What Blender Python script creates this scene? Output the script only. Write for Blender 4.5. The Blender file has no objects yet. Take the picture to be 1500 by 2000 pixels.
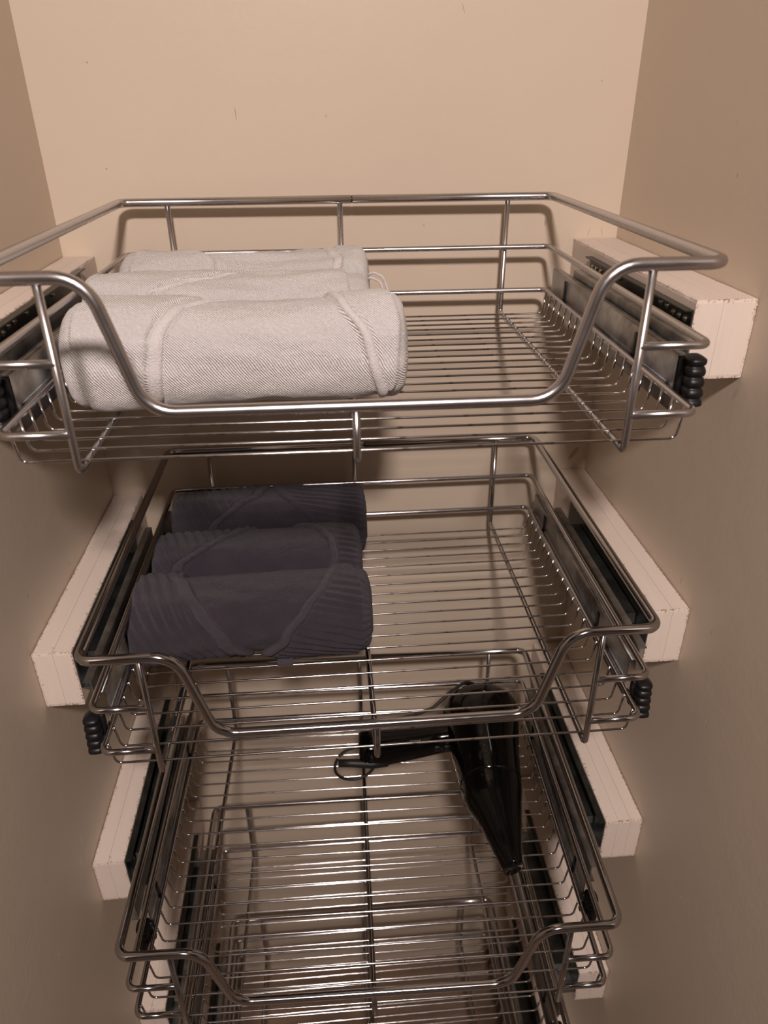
import bpy, bmesh, math, random
from mathutils import Vector, Matrix, noise

random.seed(7)
S = bpy.context.scene
COL = S.collection

# ------------------------------------------------------------------ camera
cam_d = bpy.data.cameras.new('camera')
cam = bpy.data.objects.new('camera', cam_d); COL.objects.link(cam)
_R = Vector((0.99652, -0.08295, -0.00845)); _U = Vector((0.04752, 0.48171, 0.87504)); _F = Vector((0.06851, 0.8724, -0.48397))
m = Matrix.Identity(4)
for r_ in range(3):
    m[r_][0] = _R[r_]; m[r_][1] = _U[r_]; m[r_][2] = -_F[r_]
m.translation = Vector((0.0021, -0.943, 0.8046))
cam.matrix_world = m
cam_d.sensor_fit = 'VERTICAL'; cam_d.sensor_height = 24.0; cam_d.sensor_width = 18.0
cam_d.lens = 24.0 * 1426.42 / 2000.0
cam_d.clip_start = 0.02
cam_d.dof.use_dof = True
cam_d.dof.focus_distance = 0.74
cam_d.dof.aperture_fstop = 4.6
S.camera = cam

# ------------------------------------------------------------------ world, light, exposure
w = bpy.data.worlds.new('world'); S.world = w; w.use_nodes = True
w.node_tree.nodes['Background'].inputs[0].default_value = (0.5, 0.45, 0.42, 1)
w.node_tree.nodes['Background'].inputs[1].default_value = 0.02
def lamp(name, loc, target, power, size, color):
    l = bpy.data.lights.new(name, 'AREA'); l.shape = 'DISK'; l.size = size; l.energy = power; l.color = color
    o = bpy.data.objects.new(name, l); COL.objects.link(o); o.location = loc
    o.rotation_euler = (Vector(target) - Vector(loc)).to_track_quat('-Z', 'Y').to_euler()
    return o
lamp('ceiling_lamp', (0.02, -1.62, 1.60), (0.02, -0.9, 0.1), 32.5, 0.15, (1.0, 0.855, 0.80))
S.view_settings.view_transform = 'Standard'; S.view_settings.look = 'None'
S.view_settings.gamma = 1.0; S.view_settings.use_curve_mapping = False
S.view_settings.exposure = 0.0

# ------------------------------------------------------------------ materials
def mat(name, color, rough=0.5, metal=0.0, spec=0.5):
    M = bpy.data.materials.new(name); M.use_nodes = True
    b = M.node_tree.nodes['Principled BSDF']
    b.inputs['Base Color'].default_value = (*color, 1); b.inputs['Roughness'].default_value = rough
    b.inputs['Metallic'].default_value = metal; b.inputs['Specular IOR Level'].default_value = spec
    return M
class NT:
    def __init__(s, M): s.M = M; s.t = M.node_tree; s.b = s.t.nodes['Principled BSDF']
    def n(s, typ, **kw):
        x = s.t.nodes.new(typ)
        for k, v in kw.items():
            if k in x.inputs.keys(): x.inputs[k].default_value = v
            else: setattr(x, k, v)
        return x
    def l(s, a, b): s.t.links.new(a, b)
    def coord(s, which='Object'): return s.n('ShaderNodeTexCoord').outputs[which]
    def noise(s, vec, scale, detail=3, rough=0.5):
        x = s.n('ShaderNodeTexNoise'); x.inputs['Scale'].default_value = scale; x.inputs['Detail'].default_value = detail
        x.inputs['Roughness'].default_value = rough; s.l(vec, x.inputs['Vector']); return x.outputs['Fac']
    def ramp(s, fac, stops):
        x = s.n('ShaderNodeValToRGB'); e = x.color_ramp.elements
        e[0].position, e[0].color = stops[0][0], (*stops[0][1], 1); e[1].position, e[1].color = stops[-1][0], (*stops[-1][1], 1)
        for p, c in stops[1:-1]:
            q = e.new(p); q.color = (*c, 1)
        s.l(fac, x.inputs[0]); return x.outputs[0]
    def math(s, op, a, b=None, c=None):
        x = s.n('ShaderNodeMath'); x.operation = op
        for i, v in enumerate((a, b, c)):
            if v is None: continue
            if isinstance(v, (int, float)): x.inputs[i].default_value = v
            else: s.l(v, x.inputs[i])
        return x.outputs[0]
    def mix(s, fac, a, b):
        x = s.n('ShaderNodeMix'); x.data_type = 'RGBA'
        if isinstance(fac, (int, float)): x.inputs[0].default_value = fac
        else: s.l(fac, x.inputs[0])
        for i, v in ((6, a), (7, b)):
            if isinstance(v, tuple): x.inputs[i].default_value = (*v, 1)
            else: s.l(v, x.inputs[i])
        return x.outputs[2]
    def bump(s, h, strength, dist):
        x = s.n('ShaderNodeBump'); x.inputs['Strength'].default_value = strength; x.inputs['Distance'].default_value = dist
        s.l(h, x.inputs['Height']); s.l(x.outputs[0], s.b.inputs['Normal'])

WALL = (0.62, 0.525, 0.42)
def wall_mat(name, marks, ax):
    """painted board; marks = scratches, chips and smears: (u, z, half width, half height, lean, colour)"""
    M = mat(name, WALL, 0.42, 0, 0.35); T = NT(M); P = T.coord('Object')
    n1 = T.noise(P, 3.0, 4); c = T.mix(n1, tuple(v * 0.95 for v in WALL), tuple(min(1, v * 1.04) for v in WALL))
    n2 = T.noise(P, 160, 2)
    sep = T.n('ShaderNodeSeparateXYZ'); T.l(P, sep.inputs[0])
    u = sep.outputs[ax]; z = sep.outputs[2]
    edge = T.noise(P, 500, 2)
    for (mu, mz, hu, hz, lean, colr) in marks:
        du = T.math('SUBTRACT', u, mu); dz = T.math('SUBTRACT', z, mz)
        du = T.math('ADD', du, T.math('MULTIPLY', dz, lean))
        a = T.math('POWER', T.math('DIVIDE', du, hu), 2); a = T.math('ADD', a, T.math('POWER', T.math('DIVIDE', dz, hz), 2))
        a = T.math('ADD', a, T.math('MULTIPLY', edge, 0.9))
        msk = T.math('LESS_THAN', a, 1.15)
        c = T.mix(T.math('MULTIPLY', msk, 0.75), c, colr)
    T.l(c, T.b.inputs['Base Color'])
    h = T.math('ADD', T.math('MULTIPLY', n2, 0.35), T.noise(P, 22, 3))
    T.bump(h, 0.25, 0.0015)
    return M
def abspow(x): return x
DK = (0.30, 0.20, 0.13); PK = (0.42, 0.24, 0.17); WT = (0.86, 0.78, 0.68)
M_back = wall_mat('back_board_paint', [(-0.0864, 0.8005, 0.0005, 0.008, 0.05, DK), (0.0148, 0.7976, 0.002, 0.0022, 0, (0.55, 0.42, 0.3)),
    (-0.238, 0.7464, 0.0012, 0.0012, 0, DK), (0.1674, 0.8987, 0.0006, 0.006, 0.4, (0.4, 0.3, 0.2)), (0.3528, 0.3641, 0.005, 0.011, -0.6, PK),
    (0.2796, 0.679, 0.0014, 0.005, 0, (0.45, 0.3, 0.2)), (-0.2389, 0.8502, 0.001, 0.001, 0, DK), (0.1285, 0.6789, 0.001, 0.001, 0, DK),
    (0.3361, 0.667, 0.001, 0.006, -0.3, (0.5, 0.36, 0.26)), (0.3525, 0.667, 0.001, 0.005, 0.2, (0.5, 0.36, 0.26)),
    (0.33, 0.83, 0.0008, 0.001, 0, DK)], 0)
M_right = wall_mat('right_board_paint', [(-0.2613, 0.7497, 0.0008, 0.0025, 0, DK), (-0.243, 0.79, 0.0006, 0.004, 0, (0.5, 0.4, 0.3)),
    (-0.3173, 0.3548, 0.001, 0.006, 0, (0.45, 0.34, 0.27)), (-0.392, 0.344, 0.002, 0.004, 0.3, (0.5, 0.4, 0.32)),
    (-0.4237, 0.2469, 0.001, 0.003, 0, (0.45, 0.34, 0.27)), (-0.3357, 0.5731, 0.003, 0.008, 0.5, (0.55, 0.43, 0.34)), (-0.46, 0.02, 0.0008, 0.005, 0.6, WT)], 1)
M_left = wall_mat('left_board_paint', [(-0.36, 0.0655, 0.0009, 0.010, -0.35, WT), (-0.375, 0.05, 0.0007, 0.006, -0.2, WT),
    (-0.4708, 0.0313, 0.001, 0.003, 0, WT), (-0.3162, 0.3797, 0.002, 0.004, 0, (0.5, 0.4, 0.32)), (-0.2016, 0.3454, 0.001, 0.003, 0, DK),
    (-0.4477, 0.1209, 0.001, 0.004, 0.5, (0.5, 0.4, 0.32))], 1)
M_room = mat('room_paint', (0.34, 0.31, 0.29), 0.7)
M_floor = mat('floor_boards', (0.20, 0.13, 0.09), 0.45)
T = NT(M_floor); P = T.coord(); T.l(T.ramp(T.noise(P, 6, 5), [(0.3, (0.13, 0.085, 0.06)), (0.7, (0.25, 0.17, 0.115))]), T.b.inputs['Base Color'])

def chrome_mat(name, col, rough):
    M = mat(name, col, rough, 1.0); T = NT(M); P = T.coord()
    n = T.noise(P, 60, 3); T.l(T.math('ADD', T.math('MULTIPLY', n, 0.12), rough - 0.06), T.b.inputs['Roughness'])
    return M
M_satin = chrome_mat('satin_chrome', (0.50, 0.485, 0.49), 0.28)
M_chrome = chrome_mat('chrome', (0.46, 0.45, 0.455), 0.12)
M_wire = mat('bright_wire', (0.50, 0.485, 0.48), 0.11, 1.0)
T = NT(M_wire); P = T.coord()
T.l(T.ramp(T.noise(P, 90, 4), [(0.58, (0.50, 0.485, 0.48)), (0.70, (0.20, 0.15, 0.13))]), T.b.inputs['Base Color'])
def zinc(name, lo, hi, rough):
    M = mat(name, hi, rough, 0.9); T = NT(M); P = T.coord()
    n = T.noise(P, 35, 5, 0.6); T.l(T.ramp(n, [(0.35, lo), (0.65, hi)]), T.b.inputs['Base Color'])
    T.l(T.math('ADD', T.math('MULTIPLY', n, 0.3), rough - 0.15), T.b.inputs['Roughness'])
    T.bump(T.noise(P, 260, 2), 0.15, 0.0005)
    return M
M_zinc = zinc('galvanised_sheet', (0.22, 0.22, 0.22), (0.42, 0.42, 0.41), 0.34)
M_slide = zinc('slide_steel', (0.06, 0.07, 0.065), (0.12, 0.125, 0.12), 0.35)
M_screw = mat('screw_steel', (0.55, 0.53, 0.5), 0.3, 1.0)
M_black = mat('black_plastic', (0.006, 0.006, 0.007), 0.42, 0, 0.35)
M_gloss = mat('black_gloss_plastic', (0.002, 0.002, 0.002), 0.09, 0, 0.35)
M_print = mat('grey_print', (0.22, 0.22, 0.22), 0.4)
M_cord = mat('black_cord_rubber', (0.01, 0.01, 0.01), 0.5)
M_rust = mat('rust_spot', (0.25, 0.10, 0.05), 0.7)

M_wood = mat('cream_painted_wood', (0.78, 0.66, 0.56), 0.62, 0, 0.3)
T = NT(M_wood); P = T.coord('Object'); G = T.coord('Generated')
mp = T.n('ShaderNodeMapping'); mp.inputs['Scale'].default_value = (180, 8, 25); T.l(P, mp.inputs[0])
grain = T.noise(mp.outputs[0], 1.0, 4)
c = T.mix(grain, (0.66, 0.565, 0.495), (0.72, 0.63, 0.56))
at = T.n('ShaderNodeAttribute'); at.attribute_name = 'wear'
wn = T.noise(P, 420, 4, 0.7)
worn = T.math('GREATER_THAN', T.math('ADD', wn, T.math('MULTIPLY', T.math('MULTIPLY', at.outputs['Fac'], T.noise(P, 60, 2)), 0.42)), 0.74)
c = T.mix(T.math('MULTIPLY', worn, 0.85), c, (0.30, 0.19, 0.11))
sp = T.math('GREATER_THAN', T.noise(P, 120, 2), 0.76); c = T.mix(T.math('MULTIPLY', sp, 0.4), c, (0.45, 0.32, 0.22))
T.l(c, T.b.inputs['Base Color']); T.bump(T.math('ADD', grain, T.math('MULTIPLY', worn, -1.0)), 0.5, 0.0006)

def towel_mat(name, base, dark, weave, wstr):
    M = mat(name, base, 0.95, 0, 0.15); T = NT(M); P = T.coord('Object'); U = T.coord('UV')
    T.b.inputs['Sheen Weight'].default_value = 0.12; T.b.inputs['Sheen Roughness'].default_value = 0.5
    n = T.noise(P, 620, 3, 0.7); n2 = T.noise(P, 40, 4)
    T.l(T.mix(n2, dark, base), T.b.inputs['Base Color'])
    wv = T.n('ShaderNodeTexWave'); wv.bands_direction = 'DIAGONAL'; wv.inputs['Scale'].default_value = weave; wv.inputs['Distortion'].default_value = 1.5
    wv.inputs['Detail'].default_value = 1.0
    mp = T.n('ShaderNodeMapping'); mp.inputs['Scale'].default_value = (1, 1, 0); T.l(U, mp.inputs[0]); T.l(mp.outputs[0], wv.inputs['Vector'])
    T.bump(T.math('ADD', n, T.math('MULTIPLY', wv.outputs['Fac'], wstr)), 0.9, 0.0020)
    return M
M_towel_w = towel_mat('white_terry', (0.83, 0.80, 0.79), (0.78, 0.75, 0.74), 260, 0.7)
M_hem_w = towel_mat('white_hem_tape', (0.72, 0.69, 0.68), (0.67, 0.64, 0.63), 400, 0.1)
M_towel_d = towel_mat('charcoal_terry', (0.052, 0.043, 0.057), (0.028, 0.024, 0.032), 200, 0.2)
M_hem_d = towel_mat('charcoal_hem_tape', (0.062, 0.053, 0.068), (0.046, 0.040, 0.051), 400, 0.1)

# ------------------------------------------------------------------ helpers
def link(name, bm, mt, parent=None, smooth=True, loc=None):
    me = bpy.data.meshes.new(name)
    bmesh.ops.recalc_face_normals(bm, faces=bm.faces)
    bm.to_mesh(me); bm.free(); me.materials.append(mt)
    if smooth:
        for p in me.polygons: p.use_smooth = True
    o = bpy.data.objects.new(name, me); COL.objects.link(o)
    if parent: o.parent = parent
    if loc: o.location = loc
    return o
def share(src, name, parent, loc=(0, 0, 0), rot=(0, 0, 0)):
    o = src.copy(); o.name = name; COL.objects.link(o); o.parent = parent; o.location = loc; o.rotation_euler = rot
    return o
def thing(name, label, cat, loc, rz=0, group=None):
    o = bpy.data.objects.new(name, None); COL.objects.link(o); o.location = loc; o.rotation_euler = (0, 0, rz)
    o.empty_display_size = 0.02
    o['label'] = label; o['category'] = cat
    if group: o['group'] = group
    return o
def structure(name, bm, mt, parent=None):
    o = link(name, bm, mt, parent, smooth=False); o['kind'] = 'structure'; return o
def box(bm, x0, x1, y0, y1, z0, z1, bev=0.0, seg=2):
    r = bmesh.ops.create_cube(bm, size=1.0); vs = r['verts']
    for v in vs:
        v.co = Vector(((x0 + x1) / 2 + v.co.x * (x1 - x0), (y0 + y1) / 2 + v.co.y * (y1 - y0), (z0 + z1) / 2 + v.co.z * (z1 - z0)))
    if bev > 0:
        es = set(e for v in vs for e in v.link_edges)
        bmesh.ops.bevel(bm, geom=list(es), offset=bev, segments=seg, affect='EDGES', profile=0.5)
    return bm
def path(pts, rads, seg=5, closed=False):
    """polyline with every corner rounded by a fillet"""
    pts = [Vector(p) for p in pts]; n = len(pts)
    if isinstance(rads, (int, float)): rads = [rads] * n
    out = []
    for i in range(n):
        if not closed and i in (0, n - 1): out.append(pts[i]); continue
        a, p, b = pts[i - 1], pts[i], pts[(i + 1) % n]
        d1 = (a - p).normalized(); d2 = (b - p).normalized(); ang = d1.angle(d2)
        if ang > math.pi - 0.01 or rads[i] <= 0: out.append(p); continue
        t = rads[i] / math.tan(ang / 2); c = p + (d1 + d2).normalized() * (rads[i] / math.sin(ang / 2))
        s = p + d1 * t - c; e = p + d2 * t - c; tot = s.angle(e); ax = s.cross(e).normalized()
        for k in range(seg + 1): out.append(c + Matrix.Rotation(tot * k / seg, 3, ax) @ s)
    return out
def tube(bm, pts, r, n=10, closed=False, radii=None):
    pts = [Vector(p) for p in pts]; N = len(pts); tans = []
    for i in range(N):
        a = pts[i - 1] if (i > 0 or closed) else pts[i]; b = pts[(i + 1) % N] if (i < N - 1 or closed) else pts[i]
        tans.append((b - a).normalized())
    up = Vector((0, 0, 1)) if abs(tans[0].z) < 0.9 else Vector((1, 0, 0))
    nr = (up - tans[0] * up.dot(tans[0])).normalized(); rings = []
    for i in range(N):
        if i:
            q = tans[i - 1].rotation_difference(tans[i]); nr = q @ nr; nr = (nr - tans[i] * nr.dot(tans[i])).normalized()
        bn = tans[i].cross(nr); rr = radii[i] if radii else r
        rings.append([bm.verts.new(pts[i] + (nr * math.cos(2 * math.pi * k / n) + bn * math.sin(2 * math.pi * k / n)) * rr) for k in range(n)])
    for i in range(N if closed else N - 1):
        a, b = rings[i], rings[(i + 1) % N]
        for k in range(n): bm.faces.new((a[k], a[(k + 1) % n], b[(k + 1) % n], b[k]))
    if not closed:
        bm.faces.new(rings[0][::-1]); bm.faces.new(rings[-1])
    return bm
def channel(bm, prof, y0, y1):
    """extrude a closed x/z outline along y"""
    a = [bm.verts.new((x, y0, z)) for x, z in prof]; b = [bm.verts.new((x, y1, z)) for x, z in prof]; n = len(prof)
    for k in range(n): bm.faces.new((a[k], a[(k + 1) % n], b[(k + 1) % n], b[k]))
    bm.faces.new(a[::-1]); bm.faces.new(b)
    return bm
def thick(line, t):
    """open x/z polyline to a closed outline of thickness t"""
    L = [Vector(p) for p in line]; A, B = [], []
    for i, p in enumerate(L):
        ds = []
        if i: ds.append((p - L[i - 1]).normalized())
        if i < len(L) - 1: ds.append((L[i + 1] - p).normalized())
        nn = sum((Vector((-q.y, q.x)) for q in ds), Vector((0, 0))).normalized()
        f = t / 2 / max(0.5, nn.dot(Vector((-ds[0].y, ds[0].x))))
        A.append(p + nn * f); B.append(p - nn * f)
    return [tuple(p) for p in A] + [tuple(p) for p in B[::-1]]

# ------------------------------------------------------------------ the cupboard recess and the room in front of it
XL, XR = -0.3069, 0.3723
Z0, Z1 = -0.86, 1.66
structure('wall_back', box(bmesh.new(), XL - 0.03, XR + 0.03, 0.0, 0.03, Z0, Z1), M_back)
structure('wall_left', box(bmesh.new(), XL - 0.03, XL, -0.66, 0.0, Z0, Z1), M_left)
structure('wall_right', box(bmesh.new(), XR, XR + 0.03, -0.66, 0.0, Z0, Z1), M_right)
structure('floor', box(bmesh.new(), -1.7, 1.8, -3.0, 0.03, Z0 - 0.03, Z0), M_floor)
structure('ceiling', box(bmesh.new(), -1.7, 1.8, -3.0, 0.03, Z1, Z1 + 0.03), M_room)
structure('wall_front', box(bmesh.new(), -1.7, 1.8, -3.03, -3.0, Z0, Z1), M_room)
structure('wall_outer_left', box(bmesh.new(), -1.73, -1.7, -3.0, -0.63, Z0, Z1), M_room)
structure('wall_outer_right', box(bmesh.new(), 1.8, 1.83, -3.0, -0.63, Z0, Z1), M_room)
structure('wall_beside_left', box(bmesh.new(), -1.7, XL - 0.03, -0.66, -0.63, Z0, Z1), M_room)
structure('wall_beside_right', box(bmesh.new(), XR + 0.03, 1.8, -0.66, -0.63, Z0, Z1), M_room)

# ------------------------------------------------------------------ wire baskets
W, D = 0.50, 0.4265
HA, HB, HC, DIP = 0.0556, 0.1066, 0.135, 0.0922
R_TOP, R_MID, R_UP, R_FL = 0.0046, 0.0031, 0.0030, 0.00115
BASE = HC + R_UP                     # root sits under the runners
def lv(d): return BASE - d           # depth under the top rail -> local height
N_WIRE = 20
proto = {}
def build_basket(root, metal, front_metal, y_plate=0.05, cap_at=(0.2660, 0.046, 0.1205)):
    h = W / 2; t = lv(0)
    def part(name, fn, mt):
        key = name + mt.name
        if key in proto: o = share(proto[key], name.split('|')[0], root)
        else:
            bm = bmesh.new(); fn(bm); o = link(name.split('|')[0], bm, mt, root); proto[key] = o
        return o
    def top(bm):
        xs = 0.014
        pts = [(xs - 0.0007, D, t), (-h, D, t), (-h, 0, t), (-0.170, 0, t), (-0.145, 0, t - DIP), (0.145, 0, t - DIP), (0.170, 0, t), (h, 0, t), (h, D, t), (xs + 0.0007, D, t)]
        tube(bm, path(pts, [0, .012, .012, .026, .026, .026, .026, .012, .012, 0], 7), R_TOP, 14)
    part('top_rail', top, front_metal)
    part('rail_joint', lambda bm: tube(bm, [(0.012, D, t), (0.016, D, t)], R_TOP * 0.86, 12), M_black)
    for nm, dep in (('middle_rail', HA), ('lower_rail', HB)):
        def rail(bm, z=lv(dep)):
            yb = D - 0.0054
            tube(bm, path([(-0.199, 0, z), (-h, 0, z), (-h, yb, z), (h, yb, z), (h, 0, z), (0.199, 0, z)], [0, .009, .009, .009, .009, 0], 5), R_MID, 10)
        part(nm, rail, metal)
    for k, x in enumerate((-0.2, 0.0, 0.2)):
        def up(bm, x=x, top_z=(t - 0.002 if x else t - DIP - 0.002)):
            z = lv(HC); tube(bm, path([(x * .985, D, t - 0.002), (x * .985, D, z), (x, 0, z), (x, 0, top_z)], .005, 4), R_UP, 10)
        part('upright_wire|%d' % k, up, metal)
    def wire(bm):
        zf = lv(HC) + R_UP + R_FL - 0.0002; zt = lv(HB) + 0.001; e = h - 0.0035
        tube(bm, path([(-e, 0, zt), (-0.2435, 0, zf), (0.2435, 0, zf), (e, 0, zt)], .006, 4), R_FL, 8)
    for k in range(N_WIRE):
        o = part('floor_wire', wire, M_wire); o.location = (0, 0.0105 + 0.0206 * k, 0)
    # galvanised side plates with their slots, and the black end caps
    for s in (-1, 1):
        def plate(bm, s=s):
            x = s * (h + 0.0045)
            line = [(x + s * .007, lv(.085)), (x + s * .007, lv(.0795)), (x, lv(.0795)), (x, lv(.1235)), (x + s * .006, lv(.1235))]
            channel(bm, thick(line, .0012), y_plate, D - 0.02)
        p = part('side_plate|%d%f' % (s, y_plate), plate, M_zinc)
        for y in (0.135, 0.352):
            def slot(bm, s=s, y=y):
                x = s * (h + 0.0045)
                box(bm, min(x - s * .0018, x + s * .0018), max(x - s * .0018, x + s * .0018), y - .0035, y + .0035, lv(.107), lv(.083), .0008, 1)
            q = part('latch_slot|%d%d' % (s, int(y * 100)), slot, M_black); q.parent = p
        def cap(bm, s=s):
            x = s * cap_at[0]; n = 40; z0, z1 = lv(cap_at[2]), lv(cap_at[2] - .041); rings = []
            for i in range(n + 1):
                f = i / n; z = z0 + (z1 - z0) * f
                lobe = abs(math.sin(f * math.pi * 5)) ** 0.6
                e = min(1, min(f, 1 - f) * 14) ** 0.5
                a = (0.0050 + 0.0017 * lobe) * e + .0008; b = (0.0060 + 0.0026 * lobe) * e + .0008
                rings.append([bm.verts.new((x + a * math.copysign(abs(math.cos(q)) ** .55, math.cos(q)), cap_at[1] + (1 - f) * -.006 + b * math.copysign(abs(math.sin(q)) ** .7, math.sin(q)), z)) for q in [2 * math.pi * k / 16 for k in range(16)]])
            for i in range(n):
                for k in range(16): bm.faces.new((rings[i][k], rings[i][(k + 1) % 16], rings[i + 1][(k + 1) % 16], rings[i + 1][k]))
            bm.faces.new(rings[0][::-1]); bm.faces.new(rings[-1])
            box(bm, min(x - s * .010, x), max(x - s * .010, x), cap_at[1] + .001, cap_at[1] + .007, z0 + .006, z1 - .004, .001, 1)
        part('end_cap|%d%f%f' % (s, cap_at[1], cap_at[2]), cap, M_black)

#        x0      y0       z0       yaw
BASKETS = [(0.0213, -0.4549, 0.7127, -0.011), (0.0325, -0.4515, 0.4028, -0.0029), (0.0207, -0.5153, 0.0827, -0.0213), (0.022, -0.503, -0.240, -0.010), (0.022, -0.500, -0.560, 0.0)]
BLAB = ['chrome wire pull-out basket, topmost, holding the white towel rolls',
        'chrome wire pull-out basket, second from the top, holding the dark towel rolls',
        'chrome wire pull-out basket, third from the top, holding the black hair dryer',
        'empty wire pull-out basket seen right below the hair dryer basket',
        'lowest empty wire basket, glimpsed near the cupboard floor']
for (x, y, z, tz), lb, i in zip(BASKETS, BLAB, range(5)):
    root = thing('wire_basket', lb, 'basket', (x, y, z - BASE), tz, 'pull-out wire baskets on slides')
    build_basket(root, M_satin if i == 0 else M_chrome, M_satin if i == 0 else M_chrome,
                 (0.052, 0.050, 0.100, 0.100, 0.100)[i], ((0.2650, 0.046, 0.1170), (0.2660, 0.036, 0.1330), (0.2610, 0.092, 0.1330), (0.2610, 0.092, 0.133), (0.2610, 0.092, 0.133))[i])

# ------------------------------------------------------------------ wooden battens and steel slides
ORD = ['topmost', 'second', 'third', 'fourth', 'lowest']
BZ = [(0.6521, 0.66), (0.3298, 0.3399), (0.0153, 0.0176), (-0.303, -0.303), (-0.623, -0.623)]
BT = [(0.0375, 0.055), (0.040, 0.041), (0.038, 0.048), (0.039, 0.045), (0.04, 0.045)]
BY = [(-0.345, -0.3395), (-0.346, -0.3475), (-0.3545, -0.3545), (-0.358, -0.362), (-0.36, -0.36)]
SPLIT = [((0.55,), (0.56,)), ((0.52,), (0.46,)), ((0.5,), (0.33, 0.66)), ((0.5,), (0.5,)), ((0.5,), (0.5,))]
BH = 0.0699
def plank(x0, x1, L, seed, wo, wi):
    """one painted strip of a batten, worn along its edges; local y runs back from the front end"""
    bm = bmesh.new(); nx, nz, ny = 14, 22, 40
    def vtx(i, j, k): return Vector((x0 + (x1 - x0) * i / nx, (k / ny) ** 1.8 * L, BH * j / nz))
    g = {}
    def get(i, j, k):
        if (i, j, k) not in g:
            p = vtx(i, j, k)
            on = (i in (0, nx)) + (j in (0, nz)) + (k in (0, ny))
            if on >= 2:
                c = Vector(((x0 + x1) / 2, L / 2, BH / 2)); n_ = noise.noise(p * 110 + Vector((seed, 0, 0)))
                amt = 0.0005 + max(0, n_) * 0.0008
                if (i == 0 and not wo) or (i == nx and not wi): amt = 0.00012
                dv = Vector((-1 if i == nx else (1 if i == 0 else 0), -1 if k == ny else (1 if k == 0 else 0), -1 if j == nz else (1 if j == 0 else 0)))
                p += dv * amt * 0.8
            g[(i, j, k)] = bm.verts.new(p)
        return g[(i, j, k)]
    for i in range(nx):
        for j in range(nz):
            for k in (0, ny): bm.faces.new((get(i, j, k), get(i + 1, j, k), get(i + 1, j + 1, k), get(i, j + 1, k)))
    for k in range(ny):
        for j in range(nz):
            for i in (0, nx): bm.faces.new((get(i, j, k), get(i, j + 1, k), get(i, j + 1, k + 1), get(i, j, k + 1)))
        for i in range(nx):
            for j in (0, nz): bm.faces.new((get(i, j, k), get(i + 1, j, k), get(i + 1, j, k + 1), get(i, j, k + 1)))
    lay = bm.verts.layers.float.new('wear')
    for v in bm.verts:
        ex = min((v.co.x - x0) if wo else 1, (x1 - v.co.x) if wi else 1); ez = min(v.co.z, BH - v.co.z); ey = v.co.y
        d3 = sorted((ex, ez, ey)); v[lay] = max(0.0, 1 - (d3[0] + d3[1]) / 0.007) if d3[2] < 1 else max(0.0, 1 - (d3[0] + d3[1]) / 0.007)
    return bm
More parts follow.
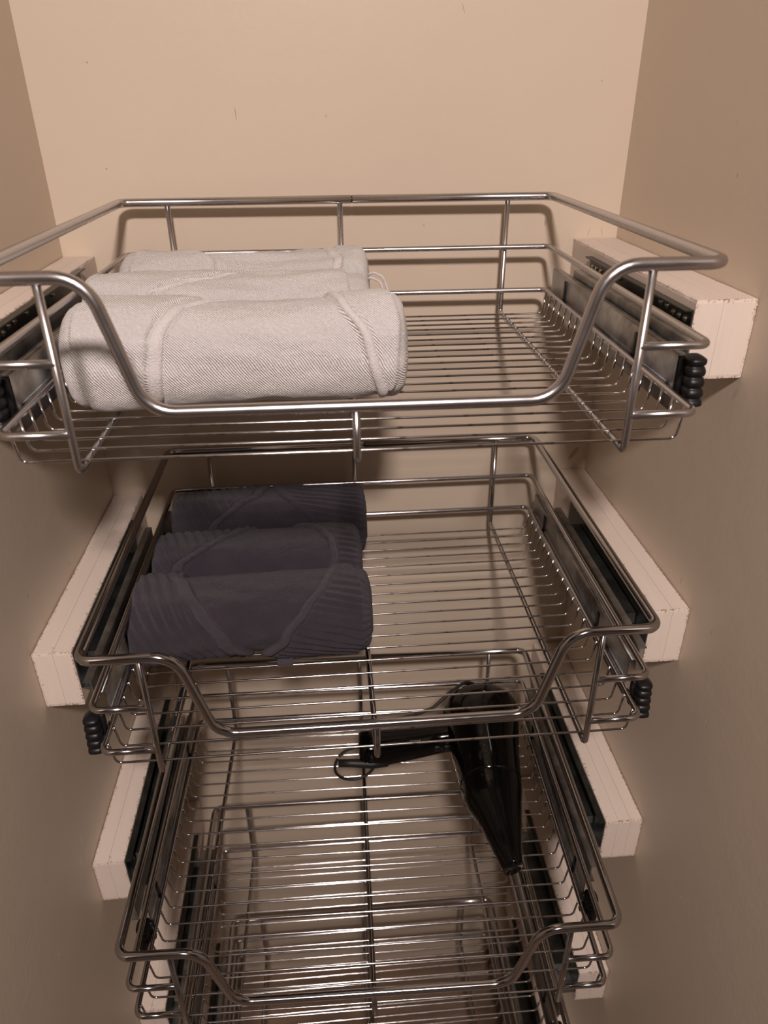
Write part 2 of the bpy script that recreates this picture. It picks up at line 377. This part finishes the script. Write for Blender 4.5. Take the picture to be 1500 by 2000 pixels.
for lvl in range(5):
    for side in (0, 1):
        s = 1 if side else -1; xw = XR if side else XL; nm = 'right' if side else 'left'
        t = BT[lvl][side]; yf = BY[lvl][side]; zt = BZ[lvl][side]
        lab = 'cream painted wooden batten on the %s wall, %s of its column' % (nm, ORD[lvl] if lvl in (0, 4) else ORD[lvl] + ' from the top')
        b = thing('wooden_batten', lab, 'batten', (xw, yf, zt - BH), 0, 'wooden battens carrying the slides')
        cuts = [0] + list(SPLIT[lvl][side]) + [1]; g_ = 0.00012
        for a, c_ in zip(cuts[:-1], cuts[1:]):
            xa, xb = -s * t * a, -s * t * c_          # from the wall inwards
            xa -= s * (0.0004 if a == 0 else g_ / 2); xb += s * (0 if c_ == 1 else g_ / 2)
            x0_, x1_ = min(xa, xb), max(xa, xb)
            outer = (a == 0); inner = (c_ == 1)
            link('plank', plank(x0_, x1_, -yf - 0.001, lvl * 7 + side + a, (outer if s < 0 else inner), (inner if s < 0 else outer)), M_wood, b, smooth=False)
        # ---- slide: angle bracket on the batten, channel that runs out with the basket
        bx, by, bz, bt_ = BASKETS[lvl]
        xb = xw - s * (t + 0.0012)
        d = thing('drawer_slide', 'dark steel drawer slide between %s batten and basket, %s %s side' % (nm, ORD[lvl] if lvl in (0, 4) else ORD[lvl] + ' from top,', nm),
                  'slide', (xb, yf, min(zt - 0.001, bz - 0.062) - 0.047), 0, 'steel slides beside the baskets')
        bm = bmesh.new(); H = 0.047
        channel(bm, thick([(-s * .007, H), (0, H), (0, 0.0)], .0012), 0.001, -yf - 0.075)
        link('bracket', bm, M_slide, d, smooth=False)
        bm = bmesh.new(); box(bm, min(-s * .0008, -s * .026), max(-s * .0008, -s * .026), 0.001, -yf - 0.085, -.0006, .0006)
        link('bracket_shelf', bm, M_zinc, d, smooth=False)
        bm = bmesh.new()
        y_out = by - yf + (0.060, 0.058, 0.108, 0.108, 0.108)[lvl]; zc_ = (bz - 0.0725) - (min(zt - 0.001, bz - 0.062) - 0.047)
        inner_x = abs(xb - (bx + s * 0.2645)); off = inner_x - 0.009
        channel(bm, thick([(-s * (off - .0015), zc_), (-s * (off + .0055), zc_), (-s * (off + .0055), zc_ - .028), (-s * (off - .0015), zc_ - .028)], .0014), y_out, -yf - 0.10)
        link('running_channel', bm, M_zinc, d, smooth=False)
        bm = bmesh.new()
        channel(bm, [(-s * .0014, .024), (-s * (off - .003), .024), (-s * (off - .003), .010), (-s * .0014, .010)], 0.03, -yf - 0.12)
        link('ball_retainer', bm, M_slide, d, smooth=False)
        scr = None
        for yy in (0.012, 0.024, 0.036, 0.050, 0.064, 0.095, 0.17, 0.225, 0.240, 0.252):
            if scr is None:
                bm = bmesh.new()
                bmesh.ops.create_cone(bm, segments=12, radius1=.0034, radius2=.0022, depth=.0016, cap_ends=True, matrix=Matrix.Translation((0, 0, 0)) @ Matrix.Rotation(-s * math.pi / 2, 4, 'Y'))
                bmesh.ops.create_cube(bm, size=1, matrix=Matrix.Translation((-s * .0009, 0, 0)) @ Matrix.Diagonal((.0006, .0038, .0007, 1)))
                scr = link('screw', bm, M_screw, d, smooth=False); o = scr
            else: o = share(scr, 'screw', d)
            o.location = (-s * .0014, yy, .040 + (0.001 if int(yy * 1000) % 3 else -0.0015))

# ------------------------------------------------------------------ rolled towels
def interp(curve, phi):
    if phi <= curve[0][0]: return curve[0][1]
    for (a, xa), (b, xb) in zip(curve[:-1], curve[1:]):
        if phi <= b:
            f = (phi - a) / (b - a); f = f * f * (3 - 2 * f) * 0.5 + f * 0.5; return xa + (xb - xa) * f
    return curve[-1][1]
def sst(v): v = max(0.0, min(1.0, v)); return v * v * (3 - 2 * v)
def towel(name, label, cat, loc, L, a, b, steps, hems, seed, mt, mh, rz=0, group=None, ribs=None, sag=0.0, wob=0.0022, taper=None, flat=2.4):
    """a rolled towel lying along x; phi: 0 faces the front, 90 is up.
    steps = (curve, side, height, width): the cloth steps up on that side of the curve; hems = (curve, width, phi0, phi1)"""
    root = thing(name, label, cat, loc, rz, group)
    NX, NP = 250, 150
    def rad(x, ph):
        cr = math.cos(ph); sr = math.sin(ph); e = 2 / flat
        y = -a * math.copysign(abs(cr) ** e, cr); z = b * math.copysign(abs(sr) ** e, sr)
        return y, z
    def layer(x, pd):
        h = 0.0
        for curve, side, ht, wd in steps:
            h += ht * sst((side * (x - interp(curve, pd))) / wd + 0.5)
        for curve, wd, p0, p1 in hems:
            for xe in (interp(curve, pd), interp(curve, pd) + wd):
                if p0 - 5 <= pd <= p1 + 5: h -= 0.0022 * math.exp(-((x - xe) / 0.0014) ** 2)
        if ribs: h += ribs(x, pd)
        return h
    def surf(x, ph, extra=0.0, shrink=1.0):
        pd = math.degrees(ph)
        y, z = rad(x, ph); q = Vector((x * 9, y * 22, z * 22)) + Vector((seed * 3.1, 0, 0))
        n = noise.noise(q) * wob * 1.5 + noise.noise(q * 3.1) * wob * 0.5 + noise.noise(q * 11) * 0.00035
        s_ = 1.0 + (layer(x, pd) + n + extra) / math.hypot(y, z)
        tp = 1.0
        if taper: tp = taper(x)
        y *= s_ * shrink * tp; z *= s_ * shrink * tp
        z += -sag * (1 - (2 * x / L) ** 2) * (1 if z > 0 else 0) * (z / b)
        zb = b + z
        if zb < 0.0: zb = 0.0          # rests flat on the wires
        return Vector((x, y, zb))
    bm = bmesh.new(); uvl = bm.loops.layers.uv.new('UVMap'); rings = []; info = {}
    rc = 0.012; prof = []
    for i in range(14): tt = math.pi / 2 * i / 13; prof.append((-L / 2 + rc - rc * math.cos(tt), 1 - (1 - math.sin(tt)) * rc / min(a, b) * 1.0))
    body = [(-L / 2 + rc + (L - 2 * rc) * i / NX, 1.0) for i in range(1, NX)]
    prof = prof + body + [(-x, s_) for x, s_ in reversed(prof)]
    # cap interior: a spiral fold
    def capring(sgn):
        out = []
        for i in range(1, 22):
            f = i / 21; sc = (1 - rc / min(a, b)) * (1 - f) + 0.02
            out.append((sgn, sc, f))
        return out
    full = [('c', *t_) for t_ in reversed(capring(-1))] + [('b', x, s_) for x, s_ in prof] + [('c', *t_) for t_ in capring(1)]
    for t_ in full:
        ring = []
        for k in range(NP):
            ph = 2 * math.pi * k / NP - math.pi / 2
            if t_[0] == 'b': v = surf(t_[1], ph, 0, t_[2]); x = t_[1]
            else:
                sg, sc, f = t_[1], t_[2], t_[3]
                x = sg * L / 2; v = surf(x, ph, 0, sc)
                tt = f * 3.4 + sg * ph / (2 * math.pi)
                v.x = x + sg * (0.0035 * abs(math.sin(math.pi * tt)) * min(1, f * 4) - 0.004 * f) * 1.0
            vv = bm.verts.new(v); ring.append(vv); info[vv] = (v.x, ph * (a + b) / 2)
        rings.append(ring)
    for i in range(len(rings) - 1):
        for k in range(NP):
            k2 = (k + 1) % NP; f = bm.faces.new((rings[i][k], rings[i][k2], rings[i + 1][k2], rings[i + 1][k]))
            for lp in f.loops:
                u, v = info[lp.vert]
                if k2 == 0 and lp.vert in (rings[i][0], rings[i + 1][0]): v += 2 * math.pi * (a + b) / 2
                lp[uvl].uv = (u, v)
    bm.faces.new(rings[0]); bm.faces.new(rings[-1][::-1])
    link('roll', bm, mt, root)
    for curve, wd, p0, p1 in hems:
        bm = bmesh.new(); uvl = bm.loops.layers.uv.new('UVMap'); rows = []; inf = {}
        n = 70
        for i in range(n + 1):
            pd = p0 + (p1 - p0) * i / n; row = []
            xc = interp(curve, pd); e = 1 - abs(2 * i / n - 1) ** 10
            for j, (fx, hh) in enumerate([(0.02, -.0012), (0.05, .0004), (0.12, .0009), (0.35, .00115), (0.65, .00115), (0.88, .0009), (0.95, .0004), (0.98, -.0012)]):
                v = bm.verts.new(surf(xc + wd * fx, math.radians(pd), hh * e + 0.0001)); row.append(v); inf[v] = (xc + wd * fx, math.radians(pd) * a)
            rows.append(row)
        for i in range(n):
            for j in range(7):
                f = bm.faces.new((rows[i][j], rows[i + 1][j], rows[i + 1][j + 1], rows[i][j + 1]))
                for lp in f.loops: lp[uvl].uv = inf[lp.vert]
        link('hem', bm, mh, root)
    return root

ZW = 0.7127 - HC + R_UP + 2 * R_FL - 0.0002      # top of the floor wires, basket one
ZD = 0.4028 - HC + R_UP + 2 * R_FL - 0.0002
ZH = 0.0827 - HC + R_UP + 2 * R_FL - 0.0002
gw = 'white towel rolls in the top basket'
cx = -0.081
def sh(c, off): return [(p, x - off) for p, x in c]
cx += .009
towel('towel', 'white towel roll at the front of the top basket, largest and nearest', 'towel', (cx, -0.307, ZW), 0.284, 0.0445, 0.0390,
      [(sh([(-60, -.194), (20, -.200), (60, -.201), (110, -.196)], cx), 1, .0055, .003),
       (sh([(-60, -.150), (-30, -.146), (30, -.139), (75, -.131), (115, -.105)], cx), -1, .0032, .006),
       (sh([(-60, .048), (-35, .043), (20, .031), (70, .012), (100, .004), (130, .0)], cx), 1, .0045, .003),
       (sh([(-60, .030), (-40, .052), (-20, .060), (40, .064), (80, .060), (110, .050)], cx), 1, -.004, .003)],
      [(sh([(-50, -.150), (-30, -.146), (30, -.139), (75, -.125), (118, -.085)], cx), .0125, -45, 118),
       (sh([(-50, .045), (-35, .044), (20, .032), (70, .013), (100, .004), (130, .0)], cx), .0095, -45, 108)],
      3, M_towel_w, M_hem_w, 0, gw, sag=.004, wob=.0032)
towel('towel', 'white towel roll in the middle of the top basket, behind the front roll', 'towel', (-0.087, -0.2085, ZW), 0.268, 0.0460, 0.0425,
      [([(-20, -.10), (60, -.06), (90, -.02), (130, .05)], -1, .003, .003), ([(-20, .115), (120, .112)], 1, -.004, .003)],
      [([(40, -.075), (70, -.048), (90, -.02), (105, .0)], .013, 45, 104)], 11, M_towel_w, M_hem_w, 0, gw, sag=.003, wob=.0042)
t3 = towel('towel', 'white towel roll at the back of the top basket with a hanging loop', 'towel', (-0.0800, -0.1095, ZW), 0.262, 0.0460, 0.0440,
      [([(-20, -.02), (60, -.03), (90, -.05), (130, -.06)], -1, .0055, .006), ([(-20, .100), (60, .103), (130, .09)], 1, .003, .003), ([(-20, -.118), (120, -.113)], -1, -.004, .003)],
      [([(30, .090), (60, .094), (100, .086), (120, .08)], .010, 40, 118)], 23, M_towel_w, M_hem_w, 0, gw, sag=.002, wob=.005)
bm = bmesh.new()
lp = [(0.125, -.030, .064), (0.136, -.032, .069), (0.146, -.036, .065), (0.151, -.041, .052), (0.149, -.045, .038), (0.140, -.046, .030), (0.128, -.044, .028)]
for dx in (0.0, 0.0035): tube(bm, path([(x - dx * (i > 0), y - dx, z - dx * 1.2) for i, (x, y, z) in enumerate(lp)], .006, 4), .0013, 8)
link('hanging_loop', bm, M_hem_w, t3)
gd = 'charcoal towel rolls in the second basket'
cd = -0.093
def ribs_side(ql, qr, amp=.0013, freq=520, slant=.00035):
    def f(x, pd):
        if not (-70 < pd < 140): return 0.0
        if x < interp(ql, pd) - .004: return amp * math.sin((x + pd * slant) * freq)
        if x > interp(qr, pd) + .012: return amp * math.sin((x * .35 + pd * .0011) * freq)
        return 0.0
    return f
ql = sh([(-45, -.094), (0, -.112), (40, -.132), (80, -.152), (110, -.168)], cd); qr = sh([(-45, -.085), (0, -.060), (40, -.038), (80, -.018), (110, -.005)], cd)
tf = towel('towel', 'charcoal towel roll at the front of the second basket with a V-shaped fold', 'towel', (cd, -0.270, ZD), 0.262, 0.0470, 0.0380,
      [(ql, -1, .0060, .003), (qr, 1, .0060, .003), (sh([(-60, -.222), (120, -.218)], cd), -1, -.005, .004), (sh([(-60, .020), (0, .030), (60, .030), (120, .02)], cd), 1, -.004, .004)],
      [(qr, .011, -40, 100), (sh(ql, .017), .016, -40, 100)], 5, M_towel_d, M_hem_d, 0, gd, ribs=ribs_side(ql, qr), wob=.0038)
bm = bmesh.new(); box(bm, .026, .043, -.0500, -.0300, .0004, .0030, .0006, 1); link('care_tag', bm, M_hem_d, tf, smooth=False)
ql = [(-20, -.10), (40, -.085), (80, -.050), (110, -.02), (140, .0)]; qr = [(-20, .075), (40, .088), (80, .085), (110, .065), (140, .040)]
towel('towel', 'charcoal towel roll in the middle of the second basket, behind the front roll', 'towel', (-0.092, -0.166, ZD), 0.250, 0.0450, 0.0360,
      [(ql, -1, .0035, .003), (qr, 1, .0040, .003)],
      [(sh(ql, .013), .013, 30, 138), (qr, .010, 30, 138)], 15, M_towel_d, M_hem_d, 0, gd, ribs=ribs_side(ql, qr), wob=.0038)
ql = [(-20, -.075), (20, -.065), (60, -.035), (90, -.008), (110, 0.0)]; qr = [(-20, .075), (20, .055), (60, .030), (90, .012), (110, .004)]
towel('towel', 'charcoal towel roll at the back of the second basket with a peaked hem', 'towel', (-0.082, -0.0760, ZD), 0.252, 0.0375, 0.0425,
      [(ql, -1, .0040, .003), (qr, 1, .0040, .003)],
      [(sh(ql, .012), .012, 10, 105)], 29, M_towel_d, M_hem_d, 0, gd, ribs=ribs_side(ql, qr), wob=.0038)

# ------------------------------------------------------------------ hair dryer
root = thing('hair_dryer', 'glossy black hair dryer lying on its side in the third basket', 'hair dryer', (0.19, -0.22, ZH))
O = Vector((0.19, -0.22, ZH))
def loft(bm, secs, n=28, sq=2.0):
    """secs: (centre, half width across the axis in plan, half height)"""
    rings = []
    for i, (c, a, b) in enumerate(secs):
        c = Vector(c); p0 = Vector(secs[max(0, i - 1)][0]); p1 = Vector(secs[min(len(secs) - 1, i + 1)][0]); t_ = (p1 - p0).normalized()
        sd = t_.cross(Vector((0, 0, 1))).normalized(); up = sd.cross(t_).normalized(); e = 2 / sq
        rings.append([bm.verts.new(c + sd * a * math.copysign(abs(math.cos(q)) ** e, math.cos(q)) + up * b * math.copysign(abs(math.sin(q)) ** e, math.sin(q)) - O) for q in [2 * math.pi * k / n for k in range(n)]])
    for i in range(len(rings) - 1):
        for k in range(n): bm.faces.new((rings[i][k], rings[i][(k + 1) % n], rings[i + 1][(k + 1) % n], rings[i + 1][k]))
    bm.faces.new(rings[0][::-1]); bm.faces.new(rings[-1])
    return rings
def smooth_secs(keys, sub=5):
    out = []; n = len(keys)
    for i in range(n - 1):
        p = [keys[max(0, i - 1)], keys[i], keys[i + 1], keys[min(n - 1, i + 2)]]
        for k in range(sub):
            t_ = k / sub
            def cr(a, b, c, d): return 0.5 * ((2 * b) + (-a + c) * t_ + (2 * a - 5 * b + 4 * c - d) * t_ ** 2 + (-a + 3 * b - 3 * c + d) * t_ ** 3)
            out.append((tuple(cr(*[q[0][j] for q in p]) for j in range(3)), cr(*[q[1] for q in p]), cr(*[q[2] for q in p])))
    out.append(keys[-1]); return out
zc = lambda v: ZH + v
bm = bmesh.new()
loft(bm, smooth_secs([((0.2100, -0.1120, zc(.050)), .010, .008), ((0.2100, -0.1140, zc(.050)), .032, .026), ((0.2095, -0.1200, zc(.050)), .047, .038), ((0.2090, -0.1300, zc(.051)), .054, .046),
      ((0.2080, -0.1450, zc(.0525)), .0560, .0495), ((0.2055, -0.1700, zc(.053)), .0530, .0505), ((0.2010, -0.2050, zc(.051)), .0490, .0480), ((0.1985, -0.2424, zc(.050)), .0445, .044),
      ((0.1970, -0.2700, zc(.0475)), .0415, .040)]), sq=2.15)
body = link('body', bm, M_gloss, root)
bm = bmesh.new()
loft(bm, smooth_secs([((0.1970, -0.2690, zc(.0475)), .0408, .0392), ((0.1968, -0.2740, zc(.047)), .0407, .0388), ((0.1968, -0.2900, zc(.046)), .0385, .036), ((0.1985, -0.3150, zc(.043)), .0300, .029),
      ((0.1992, -0.3400, zc(.039)), .0230, .024), ((0.2000, -0.3650, zc(.035)), .0165, .021), ((0.2018, -0.3830, zc(.031)), .0120, .020)]), sq=2.3)
link('nozzle', bm, M_gloss, root)
bm = bmesh.new()     # parting line along the top of the barrel
tube(bm, [Vector(p) - O for p in [(0.2025, -0.185, zc(.1012)), (0.2005, -0.210, zc(.0988)), (0.1990, -0.2424, zc(.0942)), (0.1972, -0.268, zc(.0880))]], .0007, 6)
link('seam_ridge', bm, M_print, body)
bm = bmesh.new()     # rear grille ribs
for k in range(5):
    y = -.1240 - k * .0045; rr = (.0505, .0530, .0548, .0557, .0562)[k]
    tube(bm, [Vector((0.2092 - k * .0003 + (rr + .0004) * math.cos(q), y, zc(.0512) + (rr * .86 + .0004) * math.sin(q))) - O for q in [math.pi * (j / 20) for j in range(21)]], .0009, 6)
link('intake_grille', bm, M_black, root)
bm = bmesh.new()
loft(bm, smooth_secs([((0.1850, -0.1690, zc(.040)), .0200, .022), ((0.1600, -0.1690, zc(.037)), .0185, .021), ((0.1362, -0.1680, zc(.034)), .0195, .0215), ((0.1100, -0.1695, zc(.033)), .0220, .023),
      ((0.0800, -0.1715, zc(.0325)), .0250, .0245), ((0.0500, -0.1735, zc(.032)), .0275, .0255), ((0.0320, -0.1740, zc(.032)), .0270, .025), ((0.0235, -0.1740, zc(.032)), .0220, .020), ((0.0215, -0.1740, zc(.032)), .012, .012)]), sq=2.4)
hd = link('handle', bm, M_gloss, root)
bm = bmesh.new()
tube(bm, [Vector((0.120, -0.1820, zc(.0505))) + Vector((.0040 * math.cos(q), .0028 * math.sin(q) * 1.2, .0030 * math.sin(q))) - O for q in [2 * math.pi * k / 20 for k in range(20)]], .0005, 6, closed=True)
link('round_emblem', bm, M_print, hd)
for k in range(5):
    bm = bmesh.new(); x = 0.096 + k * .0036
    box(bm, x - .0012 - O.x, x + .0012 - O.x, -.1862 - O.y, -.1850 - O.y, zc(.0505) - O.z, zc(.0525) - O.z, .0002, 1)
    link('printed_mark', bm, M_print, hd, smooth=False)
for k in range(2):
    bm = bmesh.new(); x = 0.150 - k * .014
    box(bm, x - .005 - O.x, x + .005 - O.x, -.1905 - O.y, -.1840 - O.y, zc(.030) - O.z, zc(.041) - O.z, .0018, 2)
    link('switch', bm, M_black, hd)
bm = bmesh.new()
tube(bm, [Vector(p) - O for p in [(0.062, -0.1930, zc(.022)), (0.040, -0.1975, zc(.024)), (0.010, -0.1950, zc(.026)), (-0.0085, -0.1945, zc(.027))]], .006, 12, radii=[.0075, .0070, .0060, .0056])
link('cord_relief', bm, M_cord, root)
bm = bmesh.new(); cp = []
for k in range(33):
    q = math.pi * (0.83 + 1.95 * k / 32)
    cp.append(Vector((0.0155 + .0295 * math.cos(q), -0.1905 + .0290 * math.sin(q), zc(.012 + .012 * abs(math.cos(q / 2))))) - O)
tube(bm, cp, .0021, 10)
link('hanging_loop', bm, M_cord, root)
bm = bmesh.new()
tube(bm, path([Vector(p) - O for p in [(0.030, -0.150, zc(.030)), (0.070, -0.140, zc(.050)), (0.105, -0.142, zc(.058)), (0.135, -0.142, zc(.070)), (0.160, -0.130, zc(.086)), (0.190, -0.112, zc(.092)), (0.225, -0.100, zc(.060))]], .02, 5), .0024, 10)
link('cord', bm, M_cord, root)
